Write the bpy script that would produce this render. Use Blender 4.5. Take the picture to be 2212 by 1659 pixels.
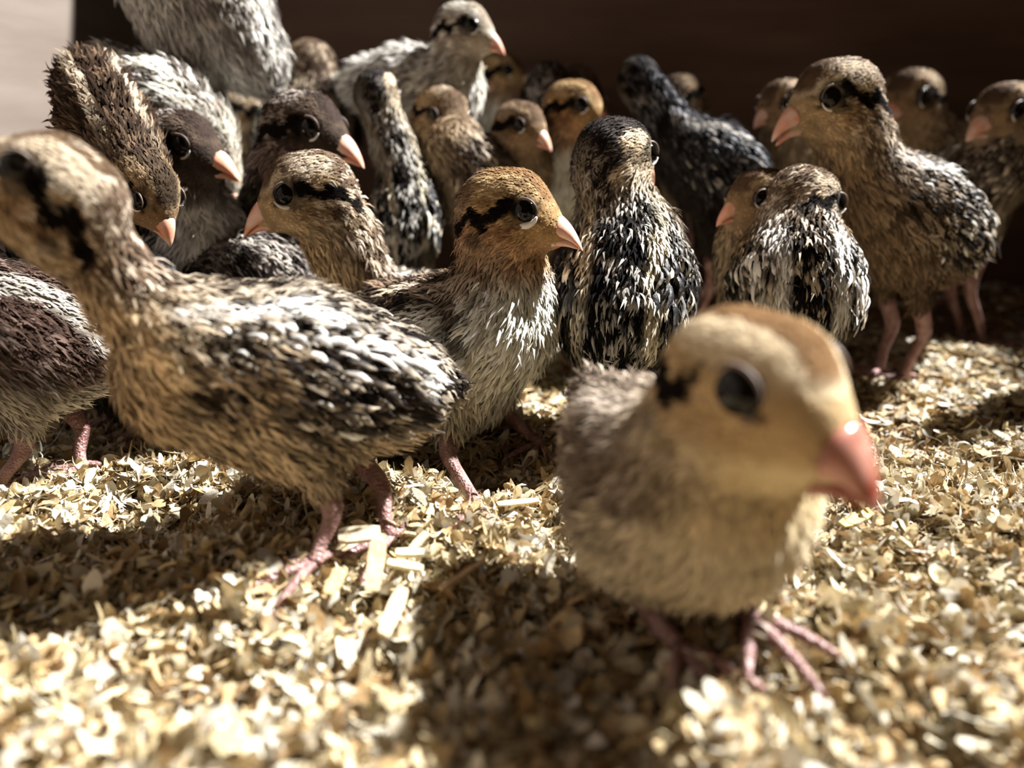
import bpy, math, random
import numpy as np
from mathutils import Vector, Matrix

# ------------------------------------------------------------------ scene, camera, world, light
for o in list(bpy.data.objects): bpy.data.objects.remove(o, do_unlink=True)
S = bpy.context.scene
COL = S.collection
CM = 0.01
FPX, W_, H_ = 1700.0, 2212, 1659
CAMH = 9.7
PITCH = math.atan(579 / FPX)

cam_d = bpy.data.cameras.new('camera'); cam = bpy.data.objects.new('camera', cam_d); COL.objects.link(cam)
cam.location = (0, 0, CAMH * CM); cam.rotation_euler = (math.pi / 2 - PITCH, 0, 0)
cam_d.sensor_width = 36; cam_d.lens = 36 * FPX / W_
cam_d.clip_start = 0.003; cam_d.clip_end = 20
cam_d.dof.use_dof = True; cam_d.dof.focus_distance = 0.218; cam_d.dof.aperture_fstop = 7.0
S.camera = cam

wd = bpy.data.worlds.new('world'); S.world = wd; wd.use_nodes = True
wd.node_tree.nodes['Background'].inputs[0].default_value = (1.0, 0.70, 0.50, 1)
wd.node_tree.nodes['Background'].inputs[1].default_value = 0.045

LDIR = Vector((3.6, 1.9, 4.6)).normalized()
sd = bpy.data.lights.new('lamp_light', 'SUN'); sun = bpy.data.objects.new('lamp_light', sd); COL.objects.link(sun)
sd.energy = 25.0; sd.angle = math.radians(1.6); sd.color = (1.0, 0.985, 0.965)
sun.location = LDIR * 1.0; sun.rotation_euler = LDIR.to_track_quat('Z', 'Y').to_euler()

S.view_settings.view_transform = 'Standard'; S.view_settings.look = 'None'
S.view_settings.gamma = 1.0; S.view_settings.use_curve_mapping = False
S.view_settings.exposure = -0.35

# ------------------------------------------------------------------ helpers
rng = np.random.default_rng(7)
cp, sp = math.cos(PITCH), math.sin(PITCH)
def P(px, py, y):
    """centimetre point seen at photograph pixel (px, py), y cm ahead of the camera"""
    u = (px - W_ / 2) / FPX; v = (H_ / 2 - py) / FPX
    d = np.array([u, cp + v * sp, -sp + v * cp])
    return np.array([0, 0, CAMH]) + d * (y / d[1])
def ground(px, py, z=0.2):
    u = (px - W_ / 2) / FPX; v = (H_ / 2 - py) / FPX
    d = np.array([u, cp + v * sp, -sp + v * cp])
    return np.array([0, 0, CAMH]) + d * ((z - CAMH) / d[2])
def nrm(v):
    v = np.asarray(v, float); return v / (np.linalg.norm(v, axis=-1, keepdims=True) + 1e-9)

def hash3(i, j, k, s):
    n = (i * 374761393 + j * 668265263 + k * 2147483647 + s * 974711) & 0xffffffff
    n = ((n ^ (n >> 13)) * 1274126177) & 0xffffffff
    n = (n ^ (n >> 16)) & 0xffffffff
    return n / 4294967295.0
def noise(p, s=0):
    p = np.asarray(p, float); i = np.floor(p).astype(np.int64); f = p - i; f = f * f * (3 - 2 * f)
    r = 0
    for a in (0, 1):
        for b in (0, 1):
            for c in (0, 1):
                w = (f[:, 0] if a else 1 - f[:, 0]) * (f[:, 1] if b else 1 - f[:, 1]) * (f[:, 2] if c else 1 - f[:, 2])
                r = r + w * hash3(i[:, 0] + a, i[:, 1] + b, i[:, 2] + c, s)
    return r
def sst(a, b, x):
    t = np.clip((x - a) / (b - a), 0, 1); return t * t * (3 - 2 * t)
def mixc(c, d, t):
    return c * (1 - t[:, None]) + np.asarray(d) * t[:, None]

def mesh_obj(name, v, faces, mat, parent=None, col=None, smooth=True, origin=None, loops=None):
    """faces: list of tuples, or (loop vertex array, loop totals)"""
    me = bpy.data.meshes.new(name)
    v = np.asarray(v, float) * CM
    if origin is not None: v = v - np.asarray(origin) * CM
    if isinstance(faces, tuple):
        lv, lt = faces
        me.vertices.add(len(v)); me.vertices.foreach_set('co', v.astype(np.float32).ravel())
        me.loops.add(len(lv)); me.loops.foreach_set('vertex_index', np.asarray(lv, np.int32))
        me.polygons.add(len(lt))
        ls = np.concatenate([[0], np.cumsum(lt)[:-1]]).astype(np.int32)
        me.polygons.foreach_set('loop_start', ls)
        me.update(calc_edges=True)
    else:
        me.from_pydata([tuple(x) for x in v], [], faces); me.update()
    if smooth: me.polygons.foreach_set('use_smooth', [True] * len(me.polygons))
    if col is not None:
        ca = me.color_attributes.new('Col', 'FLOAT_COLOR', 'POINT')
        rgba = np.ones((len(v), 4), np.float32); rgba[:, :3] = col
        ca.data.foreach_set('color', rgba.ravel())
    me.materials.append(mat)
    o = bpy.data.objects.new(name, me); COL.objects.link(o)
    if parent is not None: o.parent = parent
    return o

# ------------------------------------------------------------------ materials
def mat_base(name):
    m = bpy.data.materials.new(name); m.use_nodes = True
    nt = m.node_tree; return m, nt, nt.nodes['Principled BSDF']
def bump(nt, b, scale, strength, dist=0.001, kind='noise'):
    tc = nt.nodes.new('ShaderNodeTexCoord')
    n = nt.nodes.new('ShaderNodeTexNoise' if kind == 'noise' else 'ShaderNodeTexVoronoi')
    n.inputs['Scale'].default_value = scale
    nt.links.new(tc.outputs['Object'], n.inputs['Vector'])
    bp = nt.nodes.new('ShaderNodeBump'); bp.inputs['Strength'].default_value = strength; bp.inputs['Distance'].default_value = dist
    nt.links.new(n.outputs[0], bp.inputs['Height']); nt.links.new(bp.outputs[0], b.inputs['Normal'])
    return n
def mat_col(name, rough=0.85, spec=0.2, trans=0.0, hue=None, bs=None):
    m, nt, b = mat_base(name)
    a = nt.nodes.new('ShaderNodeAttribute'); a.attribute_name = 'Col'
    nt.links.new(a.outputs['Color'], b.inputs['Base Color'])
    b.inputs['Roughness'].default_value = rough; b.inputs['Specular IOR Level'].default_value = spec
    if trans > 0:
        t = nt.nodes.new('ShaderNodeBsdfTranslucent'); nt.links.new(a.outputs['Color'], t.inputs['Color'])
        mx = nt.nodes.new('ShaderNodeMixShader'); mx.inputs[0].default_value = trans
        nt.links.new(b.outputs[0], mx.inputs[1]); nt.links.new(t.outputs[0], mx.inputs[2])
        nt.links.new(mx.outputs[0], nt.nodes['Material Output'].inputs['Surface'])
    if bs: bump(nt, b, bs[0], bs[1], 0.0006)
    return m
def mat_plain(name, c, rough=0.5, spec=0.5, bs=None, kind='noise', var=None, sss=0):
    m, nt, b = mat_base(name)
    b.inputs['Base Color'].default_value = (*c, 1)
    b.inputs['Roughness'].default_value = rough; b.inputs['Specular IOR Level'].default_value = spec
    if sss:
        b.inputs['Subsurface Weight'].default_value = sss; b.inputs['Subsurface Scale'].default_value = 0.002
    if bs: n = bump(nt, b, bs[0], bs[1], 0.0005, kind)
    if var:
        tc = nt.nodes.new('ShaderNodeTexCoord'); n2 = nt.nodes.new('ShaderNodeTexNoise'); n2.inputs['Scale'].default_value = var[0]
        nt.links.new(tc.outputs['Object'], n2.inputs['Vector'])
        cr = nt.nodes.new('ShaderNodeValToRGB')
        cr.color_ramp.elements[0].color = (*c, 1); cr.color_ramp.elements[1].color = (*var[1], 1)
        cr.color_ramp.elements[0].position = .4; cr.color_ramp.elements[1].position = .62
        nt.links.new(n2.outputs[0], cr.inputs[0]); nt.links.new(cr.outputs[0], b.inputs['Base Color'])
    return m
M_SKIN = mat_col('chick_underdown', 0.9, 0.1, bs=(600, .8))
M_DOWN = mat_col('chick_down', 0.8, 0.05, trans=0.09)
M_FEATH = mat_col('wing_feather', 0.5, 0.16, trans=0.08, bs=(900, .3))
M_EYE = mat_plain('eye_gloss', (0.004, 0.003, 0.002), 0.05, 0.25)
M_LID = mat_plain('eyelid_skin', (0.80, 0.74, 0.66), 0.5, 0.3, (900, .3))
M_LIDD = mat_plain('eyelid_skin_dark', (0.16, 0.12, 0.10), 0.5, 0.3, (900, .3))
M_BEAK = mat_plain('beak_horn', (0.75, 0.36, 0.24), 0.28, 0.5, (500, .15), var=(220, (0.80, 0.56, 0.46)), sss=.15)
M_BEAKD = mat_plain('beak_horn_brown', (0.26, 0.06, 0.035), 0.22, 0.7, (500, .15), var=(160, (0.50, 0.24, 0.18)), sss=.15)
M_LEG = mat_plain('leg_scales', (0.20, 0.095, 0.085), 0.42, 0.5, (1400, .7), 'voronoi', var=(260, (0.32, 0.19, 0.17)), sss=.1)
M_CLAW = mat_plain('claw_horn', (0.12, 0.07, 0.06), 0.35, 0.5)
M_SHAV = mat_col('wood_shaving', 0.7, 0.25, trans=0.15, bs=(700, .5))
M_LITTER = mat_plain('litter_base', (0.20, 0.13, 0.065), 0.9, 0.1, (420, 1.0), var=(180, (0.10, 0.06, 0.03)))  # dark base puts the shade in the gaps between shavings into colour
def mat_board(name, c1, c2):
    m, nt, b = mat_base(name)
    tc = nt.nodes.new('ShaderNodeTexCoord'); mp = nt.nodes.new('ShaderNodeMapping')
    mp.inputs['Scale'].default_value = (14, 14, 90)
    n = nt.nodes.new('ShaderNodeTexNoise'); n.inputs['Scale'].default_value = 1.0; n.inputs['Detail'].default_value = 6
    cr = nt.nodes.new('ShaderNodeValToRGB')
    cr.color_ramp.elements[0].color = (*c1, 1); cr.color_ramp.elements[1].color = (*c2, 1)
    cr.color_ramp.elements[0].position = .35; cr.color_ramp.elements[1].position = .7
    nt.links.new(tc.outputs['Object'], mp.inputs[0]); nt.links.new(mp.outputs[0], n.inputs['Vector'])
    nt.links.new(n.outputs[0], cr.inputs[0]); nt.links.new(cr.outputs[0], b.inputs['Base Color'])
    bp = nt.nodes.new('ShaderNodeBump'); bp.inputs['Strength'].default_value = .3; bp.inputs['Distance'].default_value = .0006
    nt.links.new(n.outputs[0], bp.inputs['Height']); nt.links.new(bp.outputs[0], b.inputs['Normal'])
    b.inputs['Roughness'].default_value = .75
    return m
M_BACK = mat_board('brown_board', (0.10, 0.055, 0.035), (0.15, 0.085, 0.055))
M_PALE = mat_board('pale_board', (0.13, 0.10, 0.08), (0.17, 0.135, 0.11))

# ------------------------------------------------------------------ the brooder box
YB, XL, XR, HW = 47.0, -20.0, 46.0, 33.0
def board(name, x0, x1, y0, y1, z0, z1, mat):
    bx = [(x, y, z) for x in (x0, x1) for y in (y0, y1) for z in (z0, z1)]
    f = [(0, 1, 3, 2), (4, 6, 7, 5), (0, 4, 5, 1), (2, 3, 7, 6), (0, 2, 6, 4), (1, 5, 7, 3)]
    o = mesh_obj(name, bx, f, mat, smooth=False); o['kind'] = 'structure'
    md = o.modifiers.new('bevel', 'BEVEL'); md.width = .001; md.segments = 2
    return o
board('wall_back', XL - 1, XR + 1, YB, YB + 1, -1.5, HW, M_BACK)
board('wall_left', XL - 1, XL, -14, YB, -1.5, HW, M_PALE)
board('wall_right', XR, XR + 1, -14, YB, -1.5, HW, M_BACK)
board('floor', XL - 1, XR + 1, -14, YB + 1, -2.5, -1.5, M_BACK)

# ------------------------------------------------------------------ wood shavings
def hgt(x, y):
    p = np.stack([np.asarray(x) * .33, np.asarray(y) * .33, np.zeros_like(x)], 1)
    q = np.stack([np.asarray(x) * .9, np.asarray(y) * .9, np.zeros_like(x) + 5], 1)
    return (noise(p, 3) - .5) * 1.2 + (noise(q, 4) - .5) * .75 - .1
nx, ny = 230, 204
gx, gy = np.meshgrid(np.linspace(XL, XR, nx), np.linspace(-14, YB, ny), indexing='ij')
gz = hgt(gx.ravel(), gy.ravel()) - .16 + rng.uniform(-.06, .06, nx * ny)
gv = np.stack([gx.ravel(), gy.ravel(), gz], 1)
ii = (np.arange(nx - 1)[:, None] * ny + np.arange(ny - 1)[None, :]).ravel()
q = np.stack([ii, ii + ny, ii + ny + 1, ii + 1], 1)
bed = mesh_obj('shavings_bedding', gv, (q.ravel(), np.full(len(q), 4)), M_LITTER)
bed['label'] = 'deep layer of pale wood shavings covering the floor under the chicks'; bed['category'] = 'bedding'

PAL = np.array([(0.70, 0.58, 0.36), (0.58, 0.43, 0.23), (0.78, 0.71, 0.55), (0.44, 0.29, 0.14), (0.76, 0.70, 0.58), (0.64, 0.52, 0.30)])
def strips(cx, cy, cz, L, Wd, curl, seg=5, flat=.5, lift=0.0):
    """vectorised curled strips -> verts, faces, colours"""
    n = len(cx)
    yaw = rng.uniform(0, 2 * np.pi, n); pit = rng.normal(0, flat, n); rol = rng.normal(0, .6, n)
    f = np.stack([np.cos(yaw) * np.cos(pit), np.sin(yaw) * np.cos(pit), np.sin(pit)], 1)
    up0 = np.stack([rng.normal(0, .35, n), rng.normal(0, .35, n), np.ones(n)], 1)
    s = nrm(np.cross(f, up0)); u = np.cross(s, f)
    s2 = s * np.cos(rol)[:, None] + u * np.sin(rol)[:, None]; u2 = np.cross(s2, f)
    t = np.linspace(-.5, .5, seg + 1)
    ang = t[None, :] * curl[:, None]
    k = np.where(np.abs(curl) < .05, .05, curl)[:, None]
    xf = np.sin(t[None, :] * k) / k * L[:, None]; zf = (1 - np.cos(t[None, :] * k)) / k * L[:, None]
    wid = Wd[:, None] * (1 - .75 * np.abs(2 * t[None, :]) ** 3) * rng.uniform(.7, 1.15, (n, seg + 1))
    c = np.stack([cx, cy, cz], 1)[:, None, :] + f[:, None] * xf[..., None] + u2[:, None] * zf[..., None]
    shear = (rng.normal(0, .25, n) * L)[:, None] * t[None, :] * .6
    c = c + s2[:, None] * shear[..., None]
    a = c - s2[:, None] * wid[..., None] * .5; b = c + s2[:, None] * wid[..., None] * .5
    v = np.stack([a, b], 2).reshape(n, -1, 3)
    base = (np.arange(n) * 2 * (seg + 1))[:, None]
    j = np.arange(seg)[None, :] * 2
    fq = np.stack([base + j, base + j + 1, base + j + 3, base + j + 2], -1).reshape(-1, 4)
    col = PAL[rng.integers(0, len(PAL), n)] * rng.uniform(.48, 1.0, (n, 1))
    colv = np.repeat(col[:, None], 2 * (seg + 1), 1) * rng.uniform(.9, 1.06, (n, 2 * (seg + 1), 1))
    return v.reshape(-1, 3), fq, np.clip(colv.reshape(-1, 3), 0, .92)
def scatter(n, y0, y1, pad=1.15):
    y = rng.uniform(y0, y1, n * 3); x = rng.uniform(XL + .3, XR - .3, n * 3)
    half = (.945 * y + 3.2) * (W_ / 2 / FPX) * pad + .5
    m = np.abs(x) < half; x, y = x[m][:n], y[m][:n]
    return x, y
def litter(name, sets):
    V, F, C, off = [], [], [], 0
    for (x, y, L, Wd, curl, flat, lift, seg) in sets:
        z = hgt(x, y) + lift
        v, f, c = strips(x, y, z, L, Wd, curl, seg, flat)
        V.append(v); F.append(f + off); C.append(c); off += len(v)
    V = np.concatenate(V); F = np.concatenate(F); C = np.concatenate(C)
    o = mesh_obj(name, V, (F.ravel(), np.full(len(F), 4)), M_SHAV, bed, C, smooth=True)
    o['kind'] = 'stuff'; return o
sets = []
def add(n, y0, y1, l0, l1, w0, w1, flat, lift0, lift1, cu=1.6, seg=5, xy=None):
    x, y = scatter(n, y0, y1) if xy is None else xy
    n = len(x)
    sets.append((x, y, rng.uniform(l0, l1, n), rng.uniform(w0, w1, n), rng.normal(0, cu, n), flat, rng.uniform(lift0, lift1, n), seg))
add(15000, 7, 21, .35, .85, .12, .36, .62, -.22, .22)
add(12000, 7, 21, .18, .5, .03, .10, .5, -.05, .26, 2.2, 4)
add(14000, 20, 36, .35, .8, .10, .34, .28, -.10, .12, 1.2, 4)
add(7000, 20, 36, .2, .5, .04, .10, .4, -.05, .18, 1.5, 3)
add(3500, 7, 24, .5, 1.1, .14, .38, .5, .0, .34, 2.6, 7)
add(7000, 7, 24, .4, 1.1, .03, .075, .55, .0, .38, 3.2, 6)
add(3500, 7, 20, .35, .8, .14, .36, 1.0, .0, .42, 1.8, 5)
n = 7000
add(1600, 7, 15, .7, 1.3, .22, .5, .7, .0, .35, 2.0, 7)
n = 7000
add(n, 0, 0, .5, 1.1, .2, .5, .2, -.08, .1, 1, 3, xy=(rng.uniform(XL, XR, n), rng.uniform(-14, YB, n)))
litter('fine_shavings', sets)

# pieces that can be picked out one by one
tmpl = []
for k in range(14):
    L = [.9, 1.2, .8, 1.0, 1.3, .7, 1.0, .8, 1.1, .9, .75, 1.2, .95, .85][k]; wd_ = rng.uniform(.2, .5); cu = rng.uniform(-3, 3); seg = 7
    t = np.linspace(-.5, .5, seg + 1); kk = cu if abs(cu) > .1 else .1
    xs = np.sin(t * kk) / kk * L; zs = (1 - np.cos(t * kk)) / kk * L
    wv = wd_ * (1 - .7 * np.abs(2 * t) ** 3) * rng.uniform(.75, 1.15, seg + 1)
    nx_, nz_ = -np.sin(t * kk), np.cos(t * kk); th = .022
    vv = []
    for i in range(seg + 1):
        sh = t[i] * rng.uniform(-.1, .3)
        for (sy, sn) in ((-1, -1), (1, -1), (1, 1), (-1, 1)):
            vv.append((xs[i] + nx_[i] * th * sn, sy * wv[i] / 2 + sh, zs[i] + nz_[i] * th * sn))
    ff = [(0, 3, 2, 1), tuple(4 * seg + i for i in range(4))]
    for i in range(seg):
        for j in range(4):
            a, b = 4 * i + j, 4 * i + (j + 1) % 4
            ff.append((a, b, b + 4, a + 4))
    c = np.repeat((PAL[k % 6] * rng.uniform(.9, 1.08))[None], len(vv), 0) * rng.uniform(.93, 1.03, (len(vv), 1))
    o = mesh_obj('wood_shaving', vv, ff, M_SHAV, bed, np.clip(c, 0, .92), smooth=False)
    tmpl.append(o)
cnt = 0; R2 = random.Random(5)
while cnt < 285:
    y = R2.uniform(9.3, 20) if R2.random() < .8 else R2.uniform(20, 30)
    hw = (.945 * y + 3.2) * .65 * .98; x = R2.uniform(-hw, hw)
    if cnt < len(tmpl): o = tmpl[cnt]
    else: o = tmpl[cnt % len(tmpl)].copy(); COL.objects.link(o)
    z = float(hgt(np.array([x]), np.array([y]))[0]) + R2.uniform(.08, .25)
    o.location = (x * CM, y * CM, z * CM)
    o.rotation_euler = (R2.gauss(0, .5), R2.gauss(0, .35), R2.uniform(0, 6.28))
    s = R2.uniform(.75, 1.15); o.scale = (s, s, s); cnt += 1
# the thick chips in the lit patch in front of the middle chick
def chip(px, py, L, Wd, T, yaw, pitch, c, roll=0, z=.35, label=None):
    g = ground(px, py, z)
    vv = []; n = 5
    for i in range(n + 1):
        t = i / n - .5; w = Wd * (1 - .25 * (abs(2 * t)) ** 4) * R2.uniform(.9, 1.08)
        for (a, b) in ((-1, -1), (1, -1), (1, 1), (-1, 1)): vv.append((t * L + R2.uniform(-.02, .02), a * w / 2, b * T / 2 * R2.uniform(.8, 1.2)))
    ff = [(0, 3, 2, 1), tuple(4 * n + i for i in range(4))]
    for i in range(n):
        for j in range(4):
            a, b = 4 * i + j, 4 * i + (j + 1) % 4; ff.append((a, b, b + 4, a + 4))
    cc = np.repeat(np.array(c)[None], len(vv), 0) * np.array([[R2.uniform(.9, 1.05)] for _ in vv])
    o = mesh_obj('wood_chip', vv, ff, M_SHAV, bed, cc, smooth=False)
    o.location = g * CM; o.rotation_euler = (roll, pitch, yaw)
    if label: o['label'] = label
    return o
cream = (.80, .66, .40)
chip(812, 1215, 1.25, .36, .14, 1.5, -.75, cream, .2, .6, 'upright cream wood chip with a brown knot')
chip(775, 1155, .95, .38, .16, .35, .1, (.6, .5, .34), .6, .6, 'blocky pale wood chip lying across')
chip(885, 1195, .62, .22, .12, .05, .05, (.84, .76, .52), .1, .5)
chip(875, 1222, .8, .2, .1, -.25, .05, (.84, .76, .52), .1, .45)
chip(905, 1170, .6, .2, .08, .9, -.4, cream, .2, .5)
chip(725, 1255, .6, .3, .08, 1.2, -.5, (.75, .6, .3), .2, .5)
chip(1120, 1085, 1.1, .16, .06, .2, 0, cream, .3, .35)
chip(1850, 1120, 1.0, .3, .1, .5, -.1, (.6, .48, .2), .3, .4)
chip(1800, 1050, 1.1, .4, .08, -.4, .1, (.82, .74, .5), .2, .4)
chip(850, 1320, 1.1, .3, .08, 1.3, -.35, cream, .4, .4)
chip(1000, 1240, 1.2, .12, .06, .7, -.2, (.7, .5, .3), .2, .5)

# ------------------------------------------------------------------ chick builder
def surface_nets(f, o, h):
    nx, ny, nz = f.shape; s = f < 0
    cs = np.zeros((nx - 1, ny - 1, nz - 1), int); acc = np.zeros(cs.shape + (3,)); num = np.zeros(cs.shape)
    for a in (0, 1):
        for b in (0, 1):
            for c in (0, 1): cs += s[a:nx - 1 + a, b:ny - 1 + b, c:nz - 1 + c]
    act = (cs > 0) & (cs < 8)
    def corner(g, a, b, c): return g[a:nx - 1 + a, b:ny - 1 + b, c:nz - 1 + c]
    for ax in range(3):
        for a in (0, 1):
            for b in (0, 1):
                c0 = [0, 0, 0]; others = [i for i in range(3) if i != ax]
                c0[others[0]] = a; c0[others[1]] = b; c1 = list(c0); c1[ax] = 1
                f0, f1 = corner(f, *c0), corner(f, *c1)
                m = ((f0 < 0) != (f1 < 0))
                t = np.where(m, f0 / np.where(m, f0 - f1, 1), 0)
                p = np.zeros(cs.shape + (3,)); p[..., 0] = c0[0]; p[..., 1] = c0[1]; p[..., 2] = c0[2]; p[..., ax] = t
                acc += p * m[..., None]; num += m
    idx = -np.ones(cs.shape, int); ids = np.argwhere(act); idx[act] = np.arange(len(ids))
    v = ids + acc[act] / num[act][:, None]
    v = np.asarray(o) + v * h
    Q = []
    for ax in range(3):
        o1, o2 = [(1, 2), (2, 0), (0, 1)][ax]
        sl0 = [slice(1, -1)] * 3; sl1 = [slice(1, -1)] * 3
        sl0[ax] = slice(0, -1); sl1[ax] = slice(1, None)
        s0, s1 = s[tuple(sl0)], s[tuple(sl1)]
        e = np.argwhere(s0 != s1); fl = s0[s0 != s1]
        base = e.copy(); 
        for i in range(3):
            if i != ax: base[:, i] += 1
        def cell(d1, d2):
            c = base.copy(); c[:, o1] -= d1; c[:, o2] -= d2
            return idx[c[:, 0], c[:, 1], c[:, 2]]
        qd = np.stack([cell(0, 0), cell(1, 0), cell(1, 1), cell(0, 1)], 1)
        qd[~fl] = qd[~fl][:, ::-1]
        Q.append(qd)
    Q = np.concatenate(Q); Q = Q[(Q >= 0).all(1)]
    return v, Q

def tube(pts, rad, n=8, cap=True):
    pts = np.asarray(pts, float); m = len(pts)
    tg = nrm(np.gradient(pts, axis=0)); v = []; ref = np.array([.3, .9, .2])
    for i in range(m):
        a = nrm(np.cross(tg[i], ref)); b = np.cross(tg[i], a)
        for j in range(n):
            t = 2 * math.pi * j / n; v.append(pts[i] + (a * math.cos(t) + b * math.sin(t)) * rad[i])
    f = [(i * n + j, i * n + (j + 1) % n, (i + 1) * n + (j + 1) % n, (i + 1) * n + j) for i in range(m - 1) for j in range(n)]
    if cap: f += [tuple(range(n))[::-1], tuple((m - 1) * n + j for j in range(n))]
    return v, f
def bez(pts, n):
    pts = np.asarray(pts, float); t = np.linspace(0, len(pts) - 1, n); out = []
    for x in t:
        i = min(int(x), len(pts) - 2); u = x - i
        p0 = pts[max(i - 1, 0)]; p1 = pts[i]; p2 = pts[i + 1]; p3 = pts[min(i + 2, len(pts) - 1)]
        out.append(.5 * ((2 * p1) + (-p0 + p2) * u + (2 * p0 - 5 * p1 + 4 * p2 - p3) * u * u + (-p0 + 3 * p1 - 3 * p2 + p3) * u ** 3))
    return np.array(out)

PALS = {
 'gold': dict(crown=(.30, .17, .075), face=(.52, .33, .15), brow=(.66, .47, .24), cheek=(.36, .19, .09), throat=(.50, .30, .16), nape=(.24, .16, .10), back=(.022, .015, .011), spot=(.46, .38, .28), breast=(.82, .79, .68), belly=(.68, .62, .45), neck=(.30, .20, .12), stripe=(.6, .5, .38)),
 'tan': dict(crown=(.22, .12, .05), face=(.62, .44, .23), brow=(.88, .72, .48), cheek=(.60, .42, .22), throat=(.80, .65, .38), nape=(.42, .31, .19), back=(.16, .12, .09), spot=(.55, .47, .37), breast=(.68, .58, .40), belly=(.76, .66, .48), neck=(.24, .17, .10), stripe=(.7, .6, .5)),  # dark neck: the shade band under the chin is put into the colour
 'dark': dict(crown=(.040, .026, .020), face=(.06, .042, .032), brow=(.10, .07, .05), cheek=(.06, .04, .035), throat=(.12, .09, .07), nape=(.04, .028, .022), back=(.028, .022, .02), spot=(.34, .30, .27), breast=(.10, .085, .07), belly=(.22, .19, .15), neck=(.05, .04, .032), stripe=(.5, .46, .4)),
 'black': dict(crown=(.030, .022, .020), face=(.60, .46, .30), brow=(.68, .56, .40), cheek=(.60, .48, .33), throat=(.66, .54, .40), nape=(.024, .018, .016), back=(.010, .009, .009), spot=(.42, .40, .36), breast=(.3, .25, .2), belly=(.4, .35, .28), neck=(.50, .42, .30), stripe=(.78, .70, .54)),
 'shade_black': dict(crown=(.010, .008, .008), face=(.05, .04, .035), brow=(.07, .06, .05), cheek=(.05, .04, .035), throat=(.2, .17, .14), nape=(.010, .008, .008), back=(.010, .010, .012), spot=(.20, .20, .22), breast=(.04, .035, .03), belly=(.05, .04, .035), neck=(.012, .010, .010), stripe=(.45, .42, .38)),  # near-black plumage: an unlit silhouette and gap shade put into colour
 'brown': dict(crown=(.14, .085, .05), face=(.36, .23, .125), brow=(.48, .34, .2), cheek=(.3, .19, .11), throat=(.42, .29, .17), nape=(.14, .09, .06), back=(.06, .042, .032), spot=(.42, .34, .25), breast=(.42, .33, .22), belly=(.45, .36, .25), neck=(.2, .14, .09), stripe=(.56, .46, .34)),
 'pale': dict(crown=(.42, .34, .25), face=(.66, .58, .46), brow=(.72, .66, .56), cheek=(.6, .5, .4), throat=(.7, .64, .52), nape=(.22, .18, .15), back=(.34, .31, .28), spot=(.66, .63, .58), breast=(.76, .74, .66), belly=(.74, .72, .66), neck=(.34, .29, .24), stripe=(.76, .73, .66)),
 'buff': dict(crown=(.15, .095, .055), face=(.50, .36, .20), brow=(.76, .62, .44), cheek=(.30, .19, .10), throat=(.54, .40, .24), nape=(.18, .12, .08), back=(.018, .013, .011), spot=(.52, .44, .34), breast=(.62, .47, .29), belly=(.50, .40, .27), neck=(.15, .10, .065), stripe=(.92, .88, .82)),
}
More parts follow.
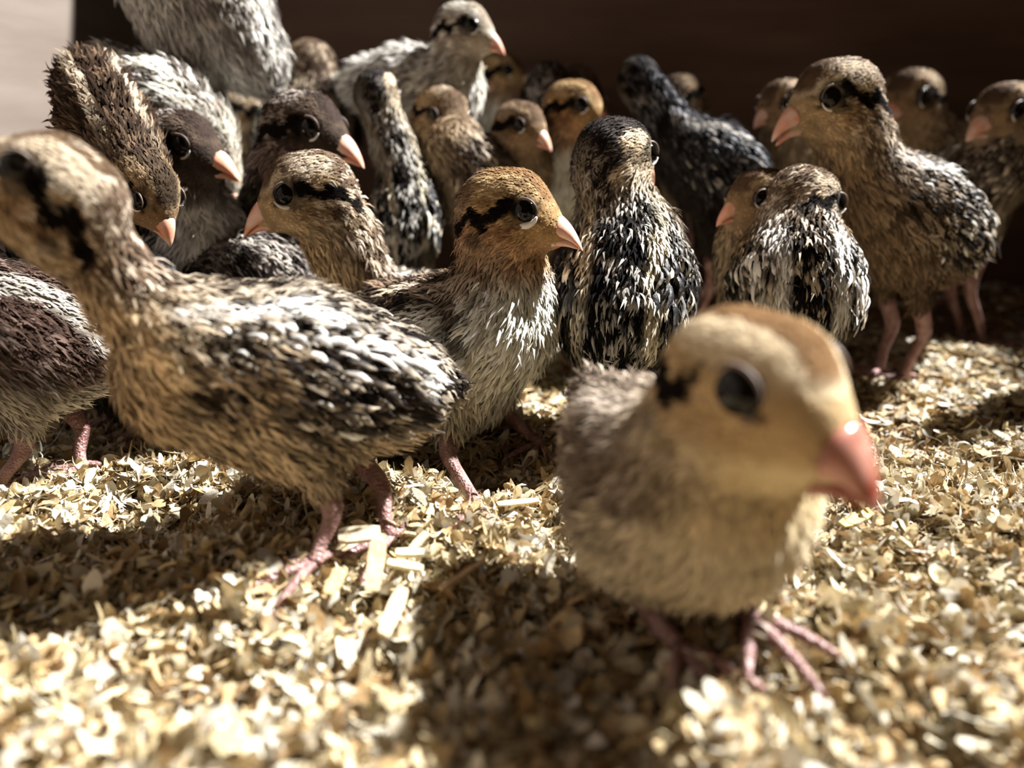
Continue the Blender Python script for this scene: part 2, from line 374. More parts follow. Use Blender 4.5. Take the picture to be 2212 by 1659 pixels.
def chick(label, body, neck, head, beak, pal, R=1.4, br=(.5, 1.5, 2.1, 2.0), nr=(1.25, .95), feet=None, dens=1.0,
          group=None, up=(0, 0, 1), fluff=1.0, wings=(1, 1), thigh=True, eyes=True, bk=None, name='quail_chick', speck=.5, eyeR=.25, footfwd=None, nodown=False, open_beak=0.0, wlen=1.0, lid='pale', bks=1.2, cw=.30, sw=.05, ct=1.0, blen=.64, hipf=0.0, toeL=1.0, ea=.36, ec=.23, lidw=.062, wst=False, over=None, fine=1.0):
    """body: tail, rump, mid, breast points; neck: 1-2 points; head, beak: points (cm)"""
    pl = {k: np.array(v) for k, v in {**PALS[pal], **(over or {})}.items()}
    body = [np.array(b, float) for b in body]; neck = [np.array(b, float) for b in neck]
    head = np.array(head, float); beak = np.array(beak, float); upv = np.array(up, float)
    f = nrm(beak - head); s = nrm(np.cross(f, upv)); u = np.cross(s, f)
    ax = nrm(body[3] - body[1]); bs = nrm(np.cross(ax, (0, 0, 1))); bu = np.cross(bs, ax)
    seed = int(abs(head[0] * 100 + head[1] * 10)) + 11
    rg = np.random.default_rng(seed)
    # ---- primitives: a, b, ra, rb, flow, tag
    pr = []
    def seg(a, b, ra, rb, flow, tag): pr.append((np.array(a, float), np.array(b, float), ra, rb, nrm(flow), tag))
    for i in range(3): seg(body[i], body[i + 1], br[i], br[i + 1], body[i] - body[i + 1] - np.array([0, 0, .5]), 0)
    belly = body[2] * .5 + body[3] * .5 - bu * .5
    seg(body[2] - bu * .35, belly, br[2] * .85, br[3] * .85, -ax - bu, 0)
    chain = [body[3] + ax * .3 + bu * .4] + neck + [head - f * .35 * R - u * .3 * R]
    rr = [br[3] * .78] + list(nr[:len(neck)]) + [R * .62]
    for i in range(len(chain) - 1): seg(chain[i], chain[i + 1], rr[i], rr[i + 1], chain[i] - chain[i + 1] - np.array([0, 0, .2]), 1)
    hp = [(-.28, 0, .12, .74), (.10, 0, .16, .70), (.50, 0, -.03, .50), (.90, 0, -.18, .29)]
    for i in range(3):
        a, b = hp[i], hp[i + 1]
        seg(head + R * (a[0] * f + a[2] * u), head + R * (b[0] * f + b[2] * u), R * a[3], R * b[3], -f, 2)
    for sg in (-1, 1): seg(head + R * (.12 * f + sg * .28 * s - .30 * u), head + R * (-.30 * f + sg * .26 * s - .34 * u), R * .50, R * .50, -f - u * .6, 2)
    hips = []
    for sg in (1, -1):
        hip = body[2] * .8 + body[1] * .2 + bs * sg * br[2] * .48 - bu * br[2] * .45 + ax * hipf
        hips.append(hip)
    # ---- feet
    if feet is None:
        feet = []
        for sg in (1, -1):
            h = hips[0 if sg > 0 else 1]; fp = h + ax * .6; fp[2] = .2; feet.append(fp)
    flat = np.array([ax[0], ax[1], 0.]); flat = nrm(flat) if np.linalg.norm(flat) > .2 else np.array([1., 0, 0])
    ff_ = nrm(np.array(footfwd, float)) if footfwd is not None else flat
    ankles = []
    for i, hip in enumerate(hips):
        feet[i] = np.array(feet[i], float); feet[i][2] = float(hgt(feet[i][:1], feet[i][1:2])[0]) + .20; ft = feet[i]
        L = max(np.linalg.norm(hip - ft), 1.0)
        an = ft * .62 + hip * .38 - flat * min(.9, L * .14); ankles.append(an)
        if thigh:
            mid_ = hip * .45 + an * .55
            seg(hip, mid_, br[2] * .42, .42, (0, 0, -1), 3)
    A = np.array([p[0] for p in pr]); B = np.array([p[1] for p in pr]); RA = np.array([p[2] for p in pr]); RB = np.array([p[3] for p in pr])
    FL = np.array([p[4] for p in pr]); TG = np.array([p[5] for p in pr])
    KK = np.where(TG == 2, .07 * R, .13)
    def dist(p):
        D = np.empty((len(pr), len(p)), np.float32)
        for i in range(len(pr)):
            ab = B[i] - A[i]; t = np.clip(((p - A[i]) @ ab) / (ab @ ab + 1e-9), 0, 1)
            D[i] = np.linalg.norm(p - A[i] - t[:, None] * ab, axis=1) - (RA[i] + (RB[i] - RA[i]) * t)
        return D
    def sdf(p, D=None):
        if D is None: D = dist(p)
        k = .14; m = D.min(0)
        return m - k * np.log(np.exp(-(D - m) / k).sum(0))
    lo = np.minimum(A, B).min(0) - max(RA.max(), RB.max()) - .5; hi = np.maximum(A, B).max(0) + max(RA.max(), RB.max()) + .5
    lo[2] = max(lo[2], -.4)
    h = .17 * (1.0 if dens > .6 else 1.35)
    nn = np.ceil((hi - lo) / h).astype(int) + 1
    g = np.stack(np.meshgrid(*[lo[i] + h * np.arange(nn[i]) for i in range(3)], indexing='ij'), -1).reshape(-1, 3)
    F_ = sdf(g).reshape(nn); v, Q = surface_nets(F_, lo, h)
    def grad(p):
        e = .04; r = np.zeros_like(p)
        for i in range(3):
            d = np.zeros(3); d[i] = e; r[:, i] = sdf(p + d) - sdf(p - d)
        return nrm(r)
    def colour(p, n, jit):
        D = dist(p); w = np.exp(-(D - D.min(0)) / .25); w /= w.sum(0)
        wt = [w[TG == t].sum(0) if (TG == t).any() else np.zeros(len(p)) for t in range(4)]
        nz = noise(p * 1.5, seed); nf = noise(p * 4.0, seed + 1); nff = noise(p * 9, seed + 2)
        # body
        q = p - body[1]; along = (q @ ax) / (np.linalg.norm(body[3] - body[1]) + 1e-6)
        upn = n @ bu; side = (q @ bs) / br[2]
        c = np.repeat(pl['back'][None], len(p), 0)
        st = sst(.5, .62, nf * .6 + jit * .4 + (speck - .5) * .25)
        c = mixc(c, pl['spot'], st * .75)
        stripe = sst(sw + .11, sw, np.abs(np.abs(side) - .52 + .12 * (nz - .5))) * sst(.1, .4, upn) * sst(.2, .5, nff + .15)
        c = mixc(c, pl['stripe'], stripe * .9)
        c = mixc(c, pl['belly'], sst(-.05, -.55, upn + .3 * (nf - .5)))
        br_ = sst(.05, .5, n @ ax + .35 * (nf - .5)) * sst(.85, .45, upn)
        c = mixc(c, pl['breast'], br_)
        # neck
        cn = np.repeat(pl['neck'][None], len(p), 0)
        nfw = n @ nrm(f + ax)
        cn = mixc(cn, pl['nape'], sst(.72, .45, np.abs(n @ bs)) * sst(-.3, 0, n @ nrm(bu - f * .5)) if pal == 'black' else sst(.1, -.4, nfw)); cn = mixc(cn, pl['throat'], sst(.25, .65, nfw) * .9)
        cn = mixc(cn, pl['spot'], sst(.48, .62, nf * .55 + jit * .45) * sst(.5, 0, nfw) * .85)
        low = ((head - p) @ nrm(bu + np.array([0, 0, .6]))) / R
        cn = mixc(cn, pl['breast'], sst(1.0, 1.5, low + .3 * (nf - .5)) * sst(-.15, .3, nfw))
        # head
        r = (p - head) / R; a = r @ f - (ea - .36); b = r @ s; cc = r @ u - (ec - .23); ab = np.abs(b)
        ch = np.repeat(pl['face'][None], len(p), 0)
        ch = mixc(ch, pl['cheek'], sst(0, -.15, cc - .1 * a) * sst(.45, .2, a))
        ch = mixc(ch, pl['throat'], sst(-.28, -.5, cc - .1 * a))
        ch = mixc(ch, pl['brow'], sst(.28, .42, cc + .1 * (nf - .5)))
        ch = mixc(ch, pl['crown'], sst(cw + .1, cw, ab + .1 * (nf - .5)) * np.maximum(sst(.35, .5, cc), sst(-.45, -.6, a) * (pal == 'black')))
        ch = mixc(ch, pl['nape'], sst(-.45, -.75, a + .2 * (nf - .5)) * sst(.2, .35, cc + .5))
        if pal in ('gold', 'buff', 'brown', 'tan', 'pale'):
            ch = mixc(ch, pl['crown'] * .55, sst(.46, .60, nf * .65 + jit * .35) * sst(.15, .3, cc) * (.35 if pal == 'tan' else .9))
        if pal in ('dark', 'buff', 'pale', 'brown'):
            ch = mixc(ch, pl['spot'], sst(.55, .66, nf * .6 + jit * .4) * sst(.25, -.1, a) * .75)
        lat = sst(.28, .42, ab)
        line = np.abs(cc - (.20 + .55 * np.minimum(a, 0) + .10 * np.sin(a * 9))) + .22 * (nf - .5) + .12 * (nff - .5)
        bl = sst(.20, .12, line) * (.35 if pal == 'black' else 1) * sst(.40, .28, a) * sst(-1.05, -.9, a) * lat
        if pal == 'tan': bl = bl * sst(.06, -.04, a) * sst(-.75, -.6, a)
        ch = mixc(ch, (.006, .004, .003), bl)
        lore = sst(.085, .05, np.hypot(a - .78, cc - .02)) * lat * .0 + sst(.075, .035, np.abs(cc - .12 + .25 * (a - .6))) * sst(.5, .58, a) * sst(.8, .7, a) * sst(.12, .2, ab)
        ch = mixc(ch, (.012, .008, .006), lore * .9)
        ear = sst(.2, .12, np.hypot(a + .42, cc + .42 + 0 * a)) * lat
        ch = mixc(ch, (.02, .012, .008), ear * (.85 if pal in ('gold', 'tan', 'buff') else .3))
        ring = sst(.36, .29, np.hypot(a - .36, cc - .22)) * lat
        ch = mixc(ch, pl['brow'] * (.12 if pal != 'dark' else .3), ring * (0 if pal == 'tan' else .75))
        cth = np.repeat((pl['belly'] * .75)[None], len(p), 0)
        c = c * wt[0][:, None] + cn * wt[1][:, None] + ch * wt[2][:, None] + cth * wt[3][:, None]
        c = mixc(c, (.006, .004, .003), np.clip(bl, 0, 1) * sst(.12, .35, wt[2]))
        # feather-tip variation
        c = c * (1 + ct * (.8 * jit[:, None] - .45)) * (1 + ct * (.72 * nf[:, None] - .38))
        return np.clip(c, 0, .9), w
    nv = grad(v)
    cv, w = colour(v, nv, np.full(len(v), .42))
    root = bpy.data.objects.new(name, None); COL.objects.link(root)
    og = (np.array(feet[0]) + np.array(feet[1])) / 2
    root.location = og * CM; root.empty_display_size = .01
    root['label'] = label; root['category'] = 'chick' if name == 'quail_chick' else 'bird'
    if group: root['group'] = group
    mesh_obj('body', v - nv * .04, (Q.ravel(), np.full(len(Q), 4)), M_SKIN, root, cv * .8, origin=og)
    # ---- down
    dn = 1.0 * dens
    a3, b3, c3 = v[Q[:, 0]], v[Q[:, 1]], v[Q[:, 2]]
    area = np.linalg.norm(np.cross(b3 - a3, c3 - a3), axis=1)
    hw = w[TG == 2].sum(0)[Q[:, 0]]
    pw = area * (70 + 190 * hw) * dn * fine ** 2
    N = int(pw.sum()); pick = rg.choice(len(Q), N, p=pw / pw.sum())
    uu = rg.random((N, 2)); 
    p = (v[Q[pick, 0]] * ((1 - uu[:, :1]) * (1 - uu[:, 1:])) + v[Q[pick, 1]] * (uu[:, :1] * (1 - uu[:, 1:])) + v[Q[pick, 2]] * (uu[:, :1] * uu[:, 1:]) + v[Q[pick, 3]] * ((1 - uu[:, :1]) * uu[:, 1:]))
    n = nrm(nv[Q[pick, 0]] + nv[Q[pick, 2]])
    jit = rg.random(N)
    cb, w = colour(p, n, jit)
    fl = (w.T @ FL); fl = nrm(fl + rg.normal(0, .22, (N, 3))); fl = nrm(fl - (fl * n).sum(1)[:, None] * n)
    hwt = w[TG == 2].sum(0); rloc = (p - head) / R; af = rloc @ f
    ln = (.62 * (1 - hwt) + .26 * hwt) * fluff * rg.uniform(.5, 1.15, N)
    ln = ln * np.where(hwt > .5, 1 - .62 * sst(.2, .8, af), 1)
    cb, _ = colour(p + fl * (ln * .5)[:, None], n, jit)
    th = np.clip(rg.normal(.40, .16, N), .08, 1.1) * np.where(hwt > .5, .55, 1)
    d = fl * np.cos(th)[:, None] + n * np.sin(th)[:, None]
    wdv = nrm(np.cross(d, n)); wid = (.075 * (1 - hwt) + .045 * hwt) * rg.uniform(.7, 1.3, N) * (1 if dens > .6 else 1.5) / fine
    # keep clear of the eyes
    eyec = []
    for sg in (1, -1):
        
        tt = np.linspace(.2, 1.5, 80)[:, None] * R; org = head + R * (ea * f + (ec - .01) * u)
        dd = nrm(sg * s + .10 * f); pts = org + dd * tt; ds = sdf(pts); k = int(np.argmax(ds > 0)); eyec.append(org + dd * (tt[k] - eyeR * R * .70))
    keep = np.ones(N, bool)
    for e in eyec: keep &= np.linalg.norm(p - e, axis=1) > eyeR * R * 1.12
    keep &= (af < 1.06) | (hwt < .5)
    p, n, d, ln, wid, wdv, cb, jit = [x[keep] for x in (p, n, d, ln, wid, wdv, cb, jit)]
    N = len(p); dd = nrm(d * .8 - n * .35 + np.array([0, 0, -.08]))
    p0 = p - n * .05; p1 = p0 + d * (ln * .55)[:, None]; p2 = p1 + dd * (ln * .5)[:, None]
    V = np.stack([p0 - wdv * wid[:, None] * .4, p0 + wdv * wid[:, None] * .4, p1 - wdv * wid[:, None] * .5, p1 + wdv * wid[:, None] * .5, p2], 1).reshape(-1, 3)
    bi = np.arange(N) * 5
    lv = np.stack([bi, bi + 1, bi + 3, bi + 2, bi + 2, bi + 3, bi + 4], 1).ravel()
    lt = np.tile([4, 3], N)
    tip = cb * 1.12
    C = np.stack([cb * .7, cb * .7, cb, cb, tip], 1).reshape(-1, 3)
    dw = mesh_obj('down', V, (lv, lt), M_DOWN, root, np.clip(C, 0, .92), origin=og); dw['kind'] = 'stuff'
    # ---- eyes
    if eyes:
        for sg, e in zip((1, -1), eyec):
            er = eyeR * R; uvv, uf = [], []
            mcount, ncount = 9, 14
            for i in range(mcount + 1):
                ph = math.pi * i / mcount
                for j in range(ncount):
                    t = 2 * math.pi * j / ncount
                    uvv.append(e + er * (math.sin(ph) * math.cos(t) * f + math.sin(ph) * math.sin(t) * u * .95 + math.cos(ph) * s * sg * .85))
            for i in range(mcount):
                for j in range(ncount): uf.append((i * ncount + j, i * ncount + (j + 1) % ncount, (i + 1) * ncount + (j + 1) % ncount, (i + 1) * ncount + j))
            eo = mesh_obj('eye', uvv, uf, M_EYE, root, origin=og)
            for (lname, a0, a1, lm, lr) in (('lower_eyelid', 195, 350, M_LID if lid == 'pale' else M_LIDD, lidw), ('upper_eyelid', 5, 175, M_LIDD, .05)):
                pts = []; rad = []
                for k in range(13):
                    t = math.radians(a0 + (a1 - a0) * k / 12)
                    q_ = e + er * (1.08 * math.cos(t) * f + .98 * math.sin(t) * u) + s * sg * er * .42
                    pts.append(q_); rad.append(er * (lr * 2) * (.25 + .75 * math.sin(math.pi * k / 12)))
                tv, tf = tube(pts, rad, 6)
                lo_ = mesh_obj(lname, tv, tf, lm, eo, origin=og)
    # ---- beak
    if bk is not False:
        mb = M_BEAKD if bk == 'brown' else M_BEAK
        bl_ = .74 * R
        for (nm, up_) in (('upper_beak', 1), ('lower_beak', -1)):
            vv = []; secs = 9
            for i in range(secs):
                t = i / (secs - 1)
                if up_ > 0:
                    cz = -.10 - .30 * t ** 2.0; hz = (.25 * (1 - t) ** .8 + .012) * bks; wz = (.24 * (1 - t) ** .7 + .012) * bks; xx = .88 + (.06 + .70 * t * blen) * bks
                else:
                    hu = (.25 * (1 - t) ** .8 + .012) * bks; hz = (.085 * (1 - t) ** .8 + .01) * bks; cz = -.10 - .26 * t ** 2.0 - .45 * hu - .7 * hz - open_beak * t; wz = (.215 * (1 - t) ** .7 + .01) * bks; xx = .88 + (.04 + .62 * t * blen) * bks
                for j in range(12):
                    q_ = 2 * math.pi * j / 12; z = math.sin(q_)
                    zz = z * hz * (1 if z > 0 else .45) if up_ > 0 else z * hz
                    vv.append(head + R * (xx * f + math.cos(q_) * wz * s + (cz + zz) * u))
            fcs = [(i * 12 + j, i * 12 + (j + 1) % 12, (i + 1) * 12 + (j + 1) % 12, (i + 1) * 12 + j) for i in range(secs - 1) for j in range(12)]
            fcs += [tuple(range(12))[::-1], tuple((secs - 1) * 12 + j for j in range(12))]
            bo = mesh_obj(nm, vv, fcs, mb, root, origin=og)
            if up_ > 0:
                for sg in (-1, 1):
                    c0 = head + R * (1.10 * f + sg * .165 * s - .06 * u); tv, tf = tube([c0 - f * .07 * R, c0, c0 + f * .07 * R], [.01, .035 * R, .01], 6)
                    mesh_obj('nostril', tv, tf, M_CLAW, bo, origin=og)
    # ---- wings: overlapping short feathers laid over the flank
    for wi, sg in enumerate((1, -1)):
        if not wings[wi]: continue
        VV, FF, CC = [], [], []
        rows = 11; o_ = 0
        for r_ in range(rows):
            fr = r_ / (rows - 1)
            cnt_ = int(17 - 4 * fr)
            for k in range(cnt_):
                s_ = np.clip((k + .5 * (r_ % 2) + rg.uniform(-.35, .35)) / cnt_, 0, 1)
                al = .95 - (.95 * s_) - .10 * fr
                base = body[1] + (body[3] - body[1]) * al
                vang = .72 - 1.2 * fr + .25 * s_ + rg.uniform(-.06, .06)
                dr = nrm(bs * sg * math.cos(vang) + bu * math.sin(vang))
                tt = np.linspace(.2, 4.5, 50)[:, None]; pts = base + dr * tt; ds = sdf(pts)
                kk_ = len(ds) - 1 - int(np.argmax((ds < 0)[::-1])); pp = base + dr * (float(tt[kk_, 0]) - .04 + .10 * (1 - fr))
                nl = dr; dirv = nrm(-ax * 1.0 - bu * (.25 + .65 * (1 - s_) * fr + .2 * math.sin(s_ * 7)) + rg.normal(0, .22, 3)); dirv = nrm(dirv - (dirv @ nl) * nl * .95)
                LL = (.5 + .65 * s_ ** 1.5) * rg.uniform(.7, 1.25) * wlen; wd2 = (.075 + .045 * s_) * rg.uniform(.8, 1.3) * wlen
                sd_ = nrm(np.cross(dirv, nl)); lift = rg.uniform(.04, .26)
                tone = rg.random(); dk = pl['back'] * rg.uniform(.5, 1.5); lt_ = pl['spot'] * rg.uniform(.5, 1.2); st_ = pl['stripe'] * rg.uniform(.8, 1.1)
                mid_ = dk * .5 + lt_ * .4
                for (t, wf) in ((0, .5), (.25, .95), (.45, 1), (.62, .95), (.8, .7), (1, .06)):
                    c0 = pp + dirv * LL * t + nl * (lift * math.sin(t * 2.6) + .02) - nl * .10 * t * t
                    for x, kx in ((-1, 0), (0, 1), (1, 0)):
                        VV.append(c0 + sd_ * x * wd2 * wf * (.8 + .2 * x * math.sin(t * 9)) + nl * .035 * kx)
                        if tone < .42: cc_ = dk if (kx or t < .7) else mid_
                        elif tone < .70: cc_ = lt_ if t > .7 else (mid_ if kx else dk)
                        elif tone < .86: cc_ = lt_ if (.4 < t < .5 or t > .75) else dk
                        else: cc_ = st_ if (t > .2 and kx) or t > .55 else mid_
                        if wst and .08 < fr < .25 and s_ > .3: cc_ = pl['stripe'] * (.9 if tone > .25 else .45)
                        CC.append(cc_)
                for i in range(5):
                    for j in range(2):
                        a = o_ + i * 3 + j; FF.append((a, a + 1, a + 4, a + 3))
                o_ += 18
        mesh_obj('wing', VV, FF, M_FEATH, root, np.clip(np.array(CC), 0, .9), origin=og)
    # ---- legs
    for i, (hip, an) in enumerate(zip(hips, ankles)):
        ft = np.array(feet[i], float)
        st0 = hip * .35 + an * .65
        pts = bez([st0, an, (an * .45 + ft * .55) + flat * .05, ft + np.array([0, 0, .12])], 12)
        rad = np.array([.30, .28, .26, .25, .22, .19, .18, .17, .165, .17, .18, .19]) * (R / 1.4)
        tv, tf = tube(pts, rad, 10)
        lg = mesh_obj('leg', tv, tf, M_LEG, root, origin=og)
        sd_ = np.array([ff_[1], -ff_[0], 0])
        for (ang, L) in ((0, 1.75), (.62, 1.35), (-.62, 1.35), (math.pi - .25, .65)):
            dv = ff_ * math.cos(ang) + sd_ * math.sin(ang); L = L * R / 1.4 * toeL
            tp = bez([ft + np.array([0, 0, .12]), ft + dv * L * .3 + np.array([0, 0, .16]), ft + dv * L * .65 + np.array([0, 0, .10]), ft + dv * L + np.array([0, 0, -.04])], 9)
            hh = hgt(tp[:, 0], tp[:, 1]) + .16; tp[:, 2] = np.maximum(tp[:, 2], np.where(np.arange(9) > 1, hh, -9))
            tr = np.array([.13, .125, .10, .115, .095, .10, .08, .06, .03]) * (R / 1.4)
            tv, tf = tube(tp, tr, 8); to = mesh_obj('toe', tv, tf, M_LEG, lg, origin=og)
    return root

exec_chicks = True
# ------------------------------------------------------------------ the chicks, front to back
# big tan chick in front
chick('large blurred tan chick in front at right, facing the camera and right',
      [P(1290, 860, 16.4), P(1365, 965, 15.0), P(1450, 1060, 13.8), P(1520, 1075, 13.1)],
      [P(1545, 1000, 12.8)], P(1630, 868, 12.2), P(1625, 878, 12.3) + np.array([.86, -1.25, -.12]), 'tan', R=1.70, ea=.14, ec=.34,
      br=(.6, 1.4, 1.98, 1.9), nr=(1.6,), feet=[ground(1462, 1440), ground(1610, 1400)], dens=1.2, fluff=.9, bk='brown', footfwd=(.35, -1, 0), speck=.0, eyeR=.27, lid='dark', bks=1.45, blen=.46, wings=(0, 0), cw=.24, ct=.4, fine=1.5)
# striding chick at left
chick('mottled chick with stretched neck striding at left front, white stripe along its back',
      [P(950, 830, 18.6), P(830, 830, 18.2), P(640, 820, 17.6), P(440, 790, 17.0)],
      [P(285, 645, 16.8), P(200, 535, 16.6)], P(112, 425, 16.2), P(-90, 300, 15.9), 'buff', R=1.4,
      br=(.5, 1.5, 2.2, 1.85), nr=(.82, .72), feet=[ground(845, 1150), ground(680, 1225)], dens=1.8, footfwd=(-.9, -.75, 0), speck=.58, wlen=.95, sw=.03, wst=True, toeL=1.35)
# white-breasted chick in the middle
chick('golden-headed chick with fluffy white breast standing in the middle, facing right',
      [P(760, 690, 25.5), P(860, 740, 24.8), P(950, 770, 23.7), P(1062, 705, 22.8)],
      [P(1085, 620, 22.8), P(1085, 560, 22.8)], P(1100, 468, 22.6), P(1290, 500, 21.9), 'gold', R=1.5,
      br=(.8, 2.0, 2.5, 1.9), nr=(1.35, 1.12), feet=[ground(1030, 1075), ground(1165, 950)], dens=1.9, footfwd=(-.3, -1, 0), speck=.25, hipf=1.35, lidw=.15, over=dict(spot=(.26, .18, .12)))
# chick looking left
chick('brown chick with speckled nape looking left, left of the golden-headed chick',
      [P(930, 620, 29.4), P(900, 670, 28.6), P(860, 700, 27.6), P(800, 680, 26.6)],
      [P(755, 560, 25.8), P(728, 500, 25.3)], P(665, 425, 25.0), P(490, 480, 24.2), 'buff', lidw=.09, R=1.52,
      br=(.5, 1.4, 1.9, 1.7), nr=(1.05, 1.1), dens=1.6, speck=.6)
# dark heads behind
chick('blackish-brown chick with orange beak facing right, behind the chick looking left',
      [P(600, 560, 34), P(605, 540, 32.5), P(605, 520, 31), P(605, 480, 29.8)],
      [P(620, 370, 29)], P(660, 290, 29), P(800, 325, 28.2), 'dark', R=1.62, br=(.5, 1.5, 1.9, 1.6), nr=(1.2,), dens=1.3, speck=.45)
chick('blackish chick with short pink beak and white ruff, left behind',
      [P(250, 560, 32), P(300, 560, 30.5), P(370, 540, 29), P(420, 500, 28)],
      [P(390, 410, 27.6)], P(390, 330, 27.5), P(525, 355, 26.9), 'dark', over=dict(breast=(.8, .8, .76), neck=(.10, .08, .07)), R=1.55, br=(.5, 1.5, 2.0, 1.7), nr=(1.3,), dens=1.2, speck=.6)
chick('slate-grey chick crouching with rounded back behind the striding one',
      [P(640, 640, 26.6), P(610, 610, 26.8), P(560, 590, 27), P(500, 600, 27.2)],
      [P(470, 600, 27.4)], P(440, 600, 27.4), P(340, 640, 27.4), 'dark', R=1.1, br=(.5, 1.1, 1.35, 1.2), nr=(1.0,), dens=1.2, speck=.7, wings=(0, 0))
chick('dark chick seen from behind with a pale striped neck, back centre-left',
      [P(870, 560, 30), P(880, 500, 30.5), P(880, 450, 31.2), P(870, 400, 31.6)],
      [P(850, 320, 32), P(830, 260, 32.2)], P(815, 200, 32.4), P(865, 205, 34.6), 'black', R=.98, br=(.4, .95, 1.15, 1.0), nr=(.8, .68), dens=1.5, fluff=.8, speck=.65, cw=.5)
chick('black-crowned chick seen from behind with tan cheek, beak pointing right',
      [P(1320, 760, 22.6), P(1335, 690, 23.2), P(1350, 610, 24.2), P(1350, 540, 25.0)],
      [P(1335, 450, 25.3)], P(1330, 345, 25.6), P(1330, 345, 25.6) + np.array([1.4, 1.3, -.35]), 'black', R=1.42, br=(.8, 1.8, 2.0, 1.75), nr=(1.12,), dens=1.9, speck=.45, cw=.55)
chick('pale grey-and-white chick standing tallest at the back, facing right',
      [P(745, 185, 37.5), P(800, 185, 37), P(880, 185, 36.3), P(965, 195, 35.6)],
      [P(985, 140, 35.4)], P(1003, 70, 35.3), P(1085, 88, 34.8), 'pale', R=1.28, br=(.5, 1.2, 1.6, 1.5), nr=(.95,), dens=1.0, speck=.75, wings=(0, 0))
chick('small brown-headed chick facing right, just right of the tallest one',
      [P(1000, 330, 45), P(1030, 310, 44), P(1060, 290, 43), P(1080, 260, 42.4)],
      [P(1080, 210, 42)], P(1082, 165, 42), P(1150, 172, 41.5), 'gold', R=1.25, br=(.5, 1.4, 1.7, 1.5), nr=(1.0,), dens=.7)
chick('dark brown chick turned away, back centre, between two tan-faced ones',
      [P(1190, 360, 37), P(1190, 320, 38), P(1190, 290, 39), P(1190, 260, 40)],
      [P(1190, 230, 40)], P(1185, 198, 40.2), P(1190, 205, 43), 'dark', R=1.5, br=(.5, 1.4, 1.7, 1.5), nr=(1.1,), dens=.7, speck=.5)
chick('brown chick half hidden, its rounded head topmost above the tan-faced one',
      [P(1240, 330, 40), P(1240, 300, 41), P(1240, 270, 42), P(1240, 240, 43)],
      [P(1242, 220, 43)], P(1242, 195, 43), P(1270, 205, 45), 'brown', R=1.4, br=(.5, 1.4, 1.7, 1.5), nr=(1.1,), dens=.6)
chick('tan-faced chick facing right, directly behind the black-crowned one',
      [P(1180, 460, 38), P(1195, 430, 37), P(1210, 410, 36), P(1225, 380, 35)],
      [P(1228, 310, 34.4)], P(1240, 238, 34), P(1330, 258, 33.2), 'gold', R=1.3, br=(.5, 1.4, 1.7, 1.5), nr=(1.0,), dens=1.0)
chick('shadowed olive-brown chick facing right, below the tan-faced one',
      [P(1080, 460, 37), P(1090, 430, 36), P(1105, 400, 35), P(1120, 370, 34)],
      [P(1125, 320, 33.4)], P(1125, 278, 33), P(1190, 300, 32), 'brown', R=1.15, br=(.5, 1.3, 1.6, 1.4), nr=(.95,), dens=.9)
chick('brown chick with bright eye glint, under the tallest chick',
      [P(1080, 420, 33), P(1050, 400, 33), P(1010, 375, 33), P(975, 340, 33)],
      [P(958, 290, 33.4)], P(955, 250, 33.6), P(1010, 300, 32.4), 'brown', R=1.25, br=(.5, 1.3, 1.7, 1.4), nr=(1.0,), dens=.9)
chick('nearly black chick stretching upward with glossy blue-black wing',
      [P(1640, 400, 33.5), P(1590, 380, 33.5), P(1530, 355, 33.8), P(1470, 320, 34)],
      [P(1425, 240, 34.4), P(1400, 205, 34.6)], P(1378, 172, 34.8), P(1345, 160, 37), 'shade_black', R=1.0, br=(.5, 1.3, 1.75, 1.3), nr=(.85, .8), dens=1.0, speck=.4, eyes=False)
chick('grey chick with tan cheek behind the nearly black one',
      [P(1470, 350, 41), P(1475, 330, 40.5), P(1480, 310, 40), P(1485, 290, 39.5)],
      [P(1480, 250, 39)], P(1470, 208, 38.8), P(1520, 215, 40.5), 'brown', R=1.15, br=(.5, 1.2, 1.4, 1.2), nr=(.9,), dens=.7)
chick('long-legged chick facing left at right, pale nape and speckled wing',
      [P(2070, 560, 30.5), P(2020, 520, 30.2), P(1945, 475, 29.8), P(1880, 430, 29.4)],
      [P(1850, 340, 29.2), P(1840, 290, 29.1)], P(1800, 225, 29), P(1670, 262, 28.4), 'buff', R=1.68,
      br=(.6, 1.7, 2.25, 1.9), nr=(1.25, 1.2), feet=[ground(1900, 790), ground(1955, 788)], dens=1.4, speck=.5, open_beak=.12, over=dict(belly=(.16, .11, .07), breast=(.24, .17, .11)))  # belly and breast darkened: shade on its front put into the colour
chick('tan chick mostly hidden behind the beak of the long-legged one',
      [P(1720, 400, 38), P(1715, 380, 37), P(1710, 360, 36), P(1705, 330, 35.5)],
      [P(1700, 280, 35)], P(1690, 228, 35), P(1650, 245, 34.5), 'brown', R=1.15, br=(.5, 1.2, 1.5, 1.3), nr=(.9,), dens=.7)
chick('shadowed chick facing left, beside the striped-backed one',
      [P(1640, 640, 29), P(1640, 600, 28.5), P(1640, 560, 28), P(1630, 530, 27.6)],
      [P(1630, 485, 27.3)], P(1640, 435, 27.2), P(1560, 455, 26.6), 'brown', R=1.2, br=(.4, 1.2, 1.4, 1.2), nr=(.95,), dens=1.0)
chick('black-backed chick with white side stripe seen from behind, tan face turned right',
      [P(1730, 690, 24.2), P(1725, 650, 24.6), P(1715, 600, 25.2), P(1715, 550, 25.8)],
      [P(1720, 500, 26.2)], P(1738, 442, 26.4), P(1800, 470, 27.0), 'buff', cw=.5, R=1.35, br=(.6, 1.6, 1.9, 1.6), nr=(1.1,), dens=1.6, speck=.4, sw=.13, wst=True, over=dict(back=(.010, .008, .007)))
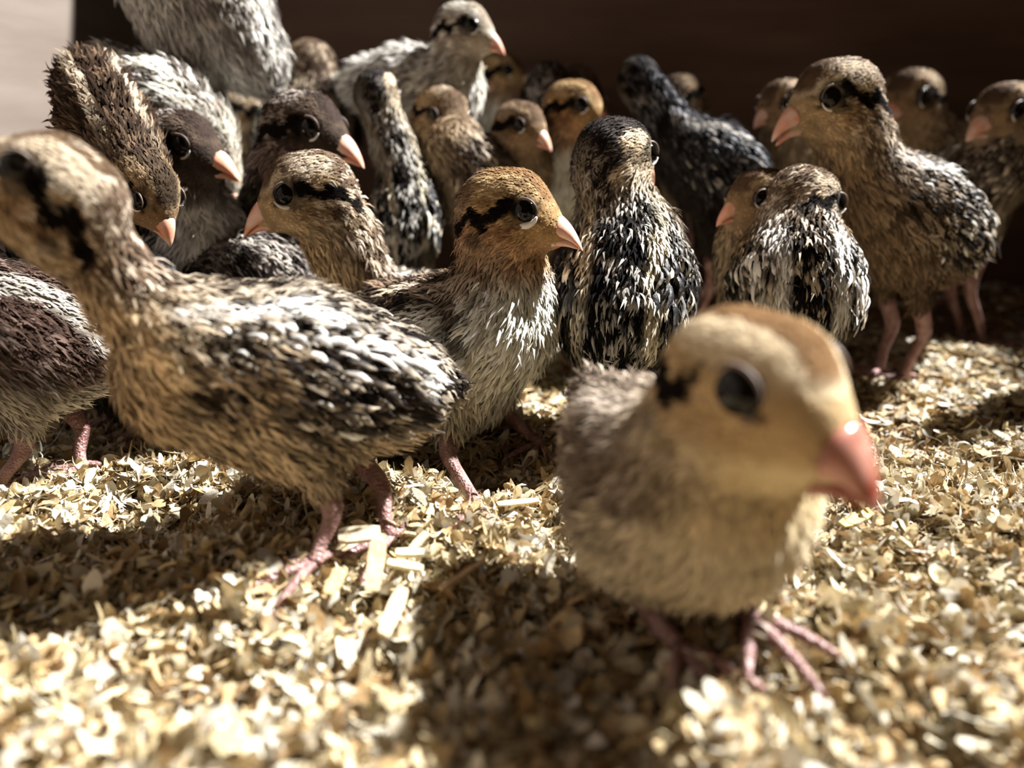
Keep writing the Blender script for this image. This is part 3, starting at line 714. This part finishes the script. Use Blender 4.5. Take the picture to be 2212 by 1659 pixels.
chick('blurred brown chick at far right, head before the back wall',
      [P(2100, 430, 43), P(2080, 400, 42), P(2060, 370, 41), P(2030, 340, 40)],
      [P(1990, 280, 39)], P(1965, 222, 38.6), P(1900, 250, 37), 'brown', R=1.7, br=(.5, 1.5, 2.0, 1.7), nr=(1.2,), dens=.6)
chick('blurred tan and grey chick at the right edge',
      [P(2050, 410, 35), P(2090, 395, 35), P(2140, 370, 35), P(2180, 340, 35)],
      [P(2180, 300, 35)], P(2170, 255, 35), P(2100, 270, 34), 'brown', R=1.6, br=(.5, 1.3, 1.6, 1.5), nr=(1.2,), dens=.7, speck=.8)
chick('dark chick cut by the left edge, brown rump and white fluff under its tail',
      [P(225, 720, 21.5), P(150, 740, 21.2), P(50, 740, 20.8), P(-60, 700, 20.4)],
      [P(-140, 620, 20.2)], P(-200, 540, 20), P(-320, 560, 19.8), 'dark', R=1.4, br=(.6, 1.5, 2.0, 1.8), nr=(1.2,), feet=[ground(175, 1010), ground(-10, 1060)], dens=1.4, speck=.2, wings=(0, 0), sw=.10, fine=1.2, over=dict(back=(.075, .045, .034), belly=(.55, .50, .42), spot=(.16, .11, .09)))
chick('grey-flecked chick at the left edge, behind the dark one with the brown rump',
      [P(150, 600, 25), P(110, 600, 25), P(40, 570, 25), P(-30, 540, 25)],
      [P(-60, 480, 25.5)], P(-70, 430, 26), P(-60, 440, 29), 'dark', R=1.35, br=(.5, 1.6, 2.0, 1.7), nr=(1.2,), dens=1.0, speck=.7)
chick('brown chick bending its head down behind the stretched neck at left',
      [P(180, 140, 28), P(200, 190, 27.5), P(230, 270, 26), P(265, 335, 25)],
      [P(285, 370, 24.3)], P(312, 412, 23.8), P(395, 530, 23.2), 'brown', R=1.15, br=(.5, 1.1, 1.3, 1.15), nr=(.95,), dens=1.2, wings=(0, 0), speck=.2, over=dict(back=(.035, .02, .012), spot=(.12, .08, .05), neck=(.06, .04, .028), nape=(.05, .03, .02), belly=(.12, .08, .05), crown=(.06, .04, .025), breast=(.12, .08, .05)))
chick('small tan-crowned chick with black eye stripe, facing left in the back',
      [P(560, 380, 39), P(560, 360, 39), P(550, 330, 38.5), P(540, 310, 38)],
      [P(530, 285, 37)], P(518, 245, 36.6), P(450, 262, 36), 'buff', R=1.2, br=(.4, 1.2, 1.4, 1.2), nr=(.95,), dens=.8)
chick('brown round-headed chick turned away at the back, left of the tallest one',
      [P(700, 300, 37), P(695, 270, 38), P(690, 240, 38.5), P(680, 215, 39)],
      [P(675, 190, 39)], P(672, 155, 39.2), P(650, 165, 42), 'brown', R=1.6, br=(.5, 1.5, 1.8, 1.6), nr=(1.2,), dens=.7, speck=.6)
chick('slate-and-white chick with its back to us, next to the round-headed brown one',
      [P(605, 320, 36), P(605, 290, 36.5), P(603, 260, 37), P(602, 235, 37.4)],
      [P(602, 215, 37.6)], P(600, 190, 37.8), P(615, 200, 40), 'black', R=.85, br=(.3, .8, .95, .8), nr=(.7,), dens=.8)
chick('pale grey-brown chick with a cream back stripe, sloping down behind the bending brown chick',
      [P(195, 140, 31), P(250, 185, 31), P(345, 235, 30.8), P(415, 290, 30.5)],
      [P(445, 330, 30.5)], P(470, 375, 30.5), P(520, 450, 30), 'pale', R=1.0, br=(.6, 1.4, 1.8, 1.4), nr=(1.1,), dens=1.0, speck=.3, wings=(0, 0), sw=.14, over=dict(back=(.10, .08, .065), stripe=(.85, .80, .68)))
chick('large pale half-grown bird at upper left, its head above the frame',
      [P(578, 195, 34), P(532, 115, 33.8), P(440, 10, 33.5), P(370, -70, 33.3)],
      [P(360, -200, 33.2)], P(360, -290, 33.2), P(250, -310, 32.8), 'pale', R=1.6, br=(.35, 1.55, 2.5, 2.2), nr=(1.4,), dens=.9, name='pale_bird', speck=.7, over=dict(back=(.36, .33, .30), spot=(.6, .57, .52)), wings=(0, 0), sw=.1)

chick('unseen chick added just outside the right edge to cast a shadow band on the shavings',  # unseen bird, added to throw a shadow band over the right-hand litter
      [P(2700, 700, 29), P(2620, 680, 28.5), P(2500, 670, 28), P(2420, 660, 27.5)],
      [P(2390, 560, 27.2)], P(2370, 500, 27), P(2300, 520, 26), 'dark', R=1.2, br=(.5, 1.5, 1.9, 1.7), nr=(1.0,), dens=.5)
chick('chick added in black to stand for the shade between the brown rump and the tan breast at left',  # added bird; its black plumage stands in for the shaded gap
      [P(430, 820, 26.5), P(380, 815, 25.8), P(320, 790, 25), P(270, 760, 24.4)],
      [P(280, 690, 24.4)], P(300, 620, 24.6), P(200, 650, 24), 'shade_black', R=1.2, br=(.5, 1.4, 1.8, 1.6), nr=(1.0,), dens=.9, speck=.3)
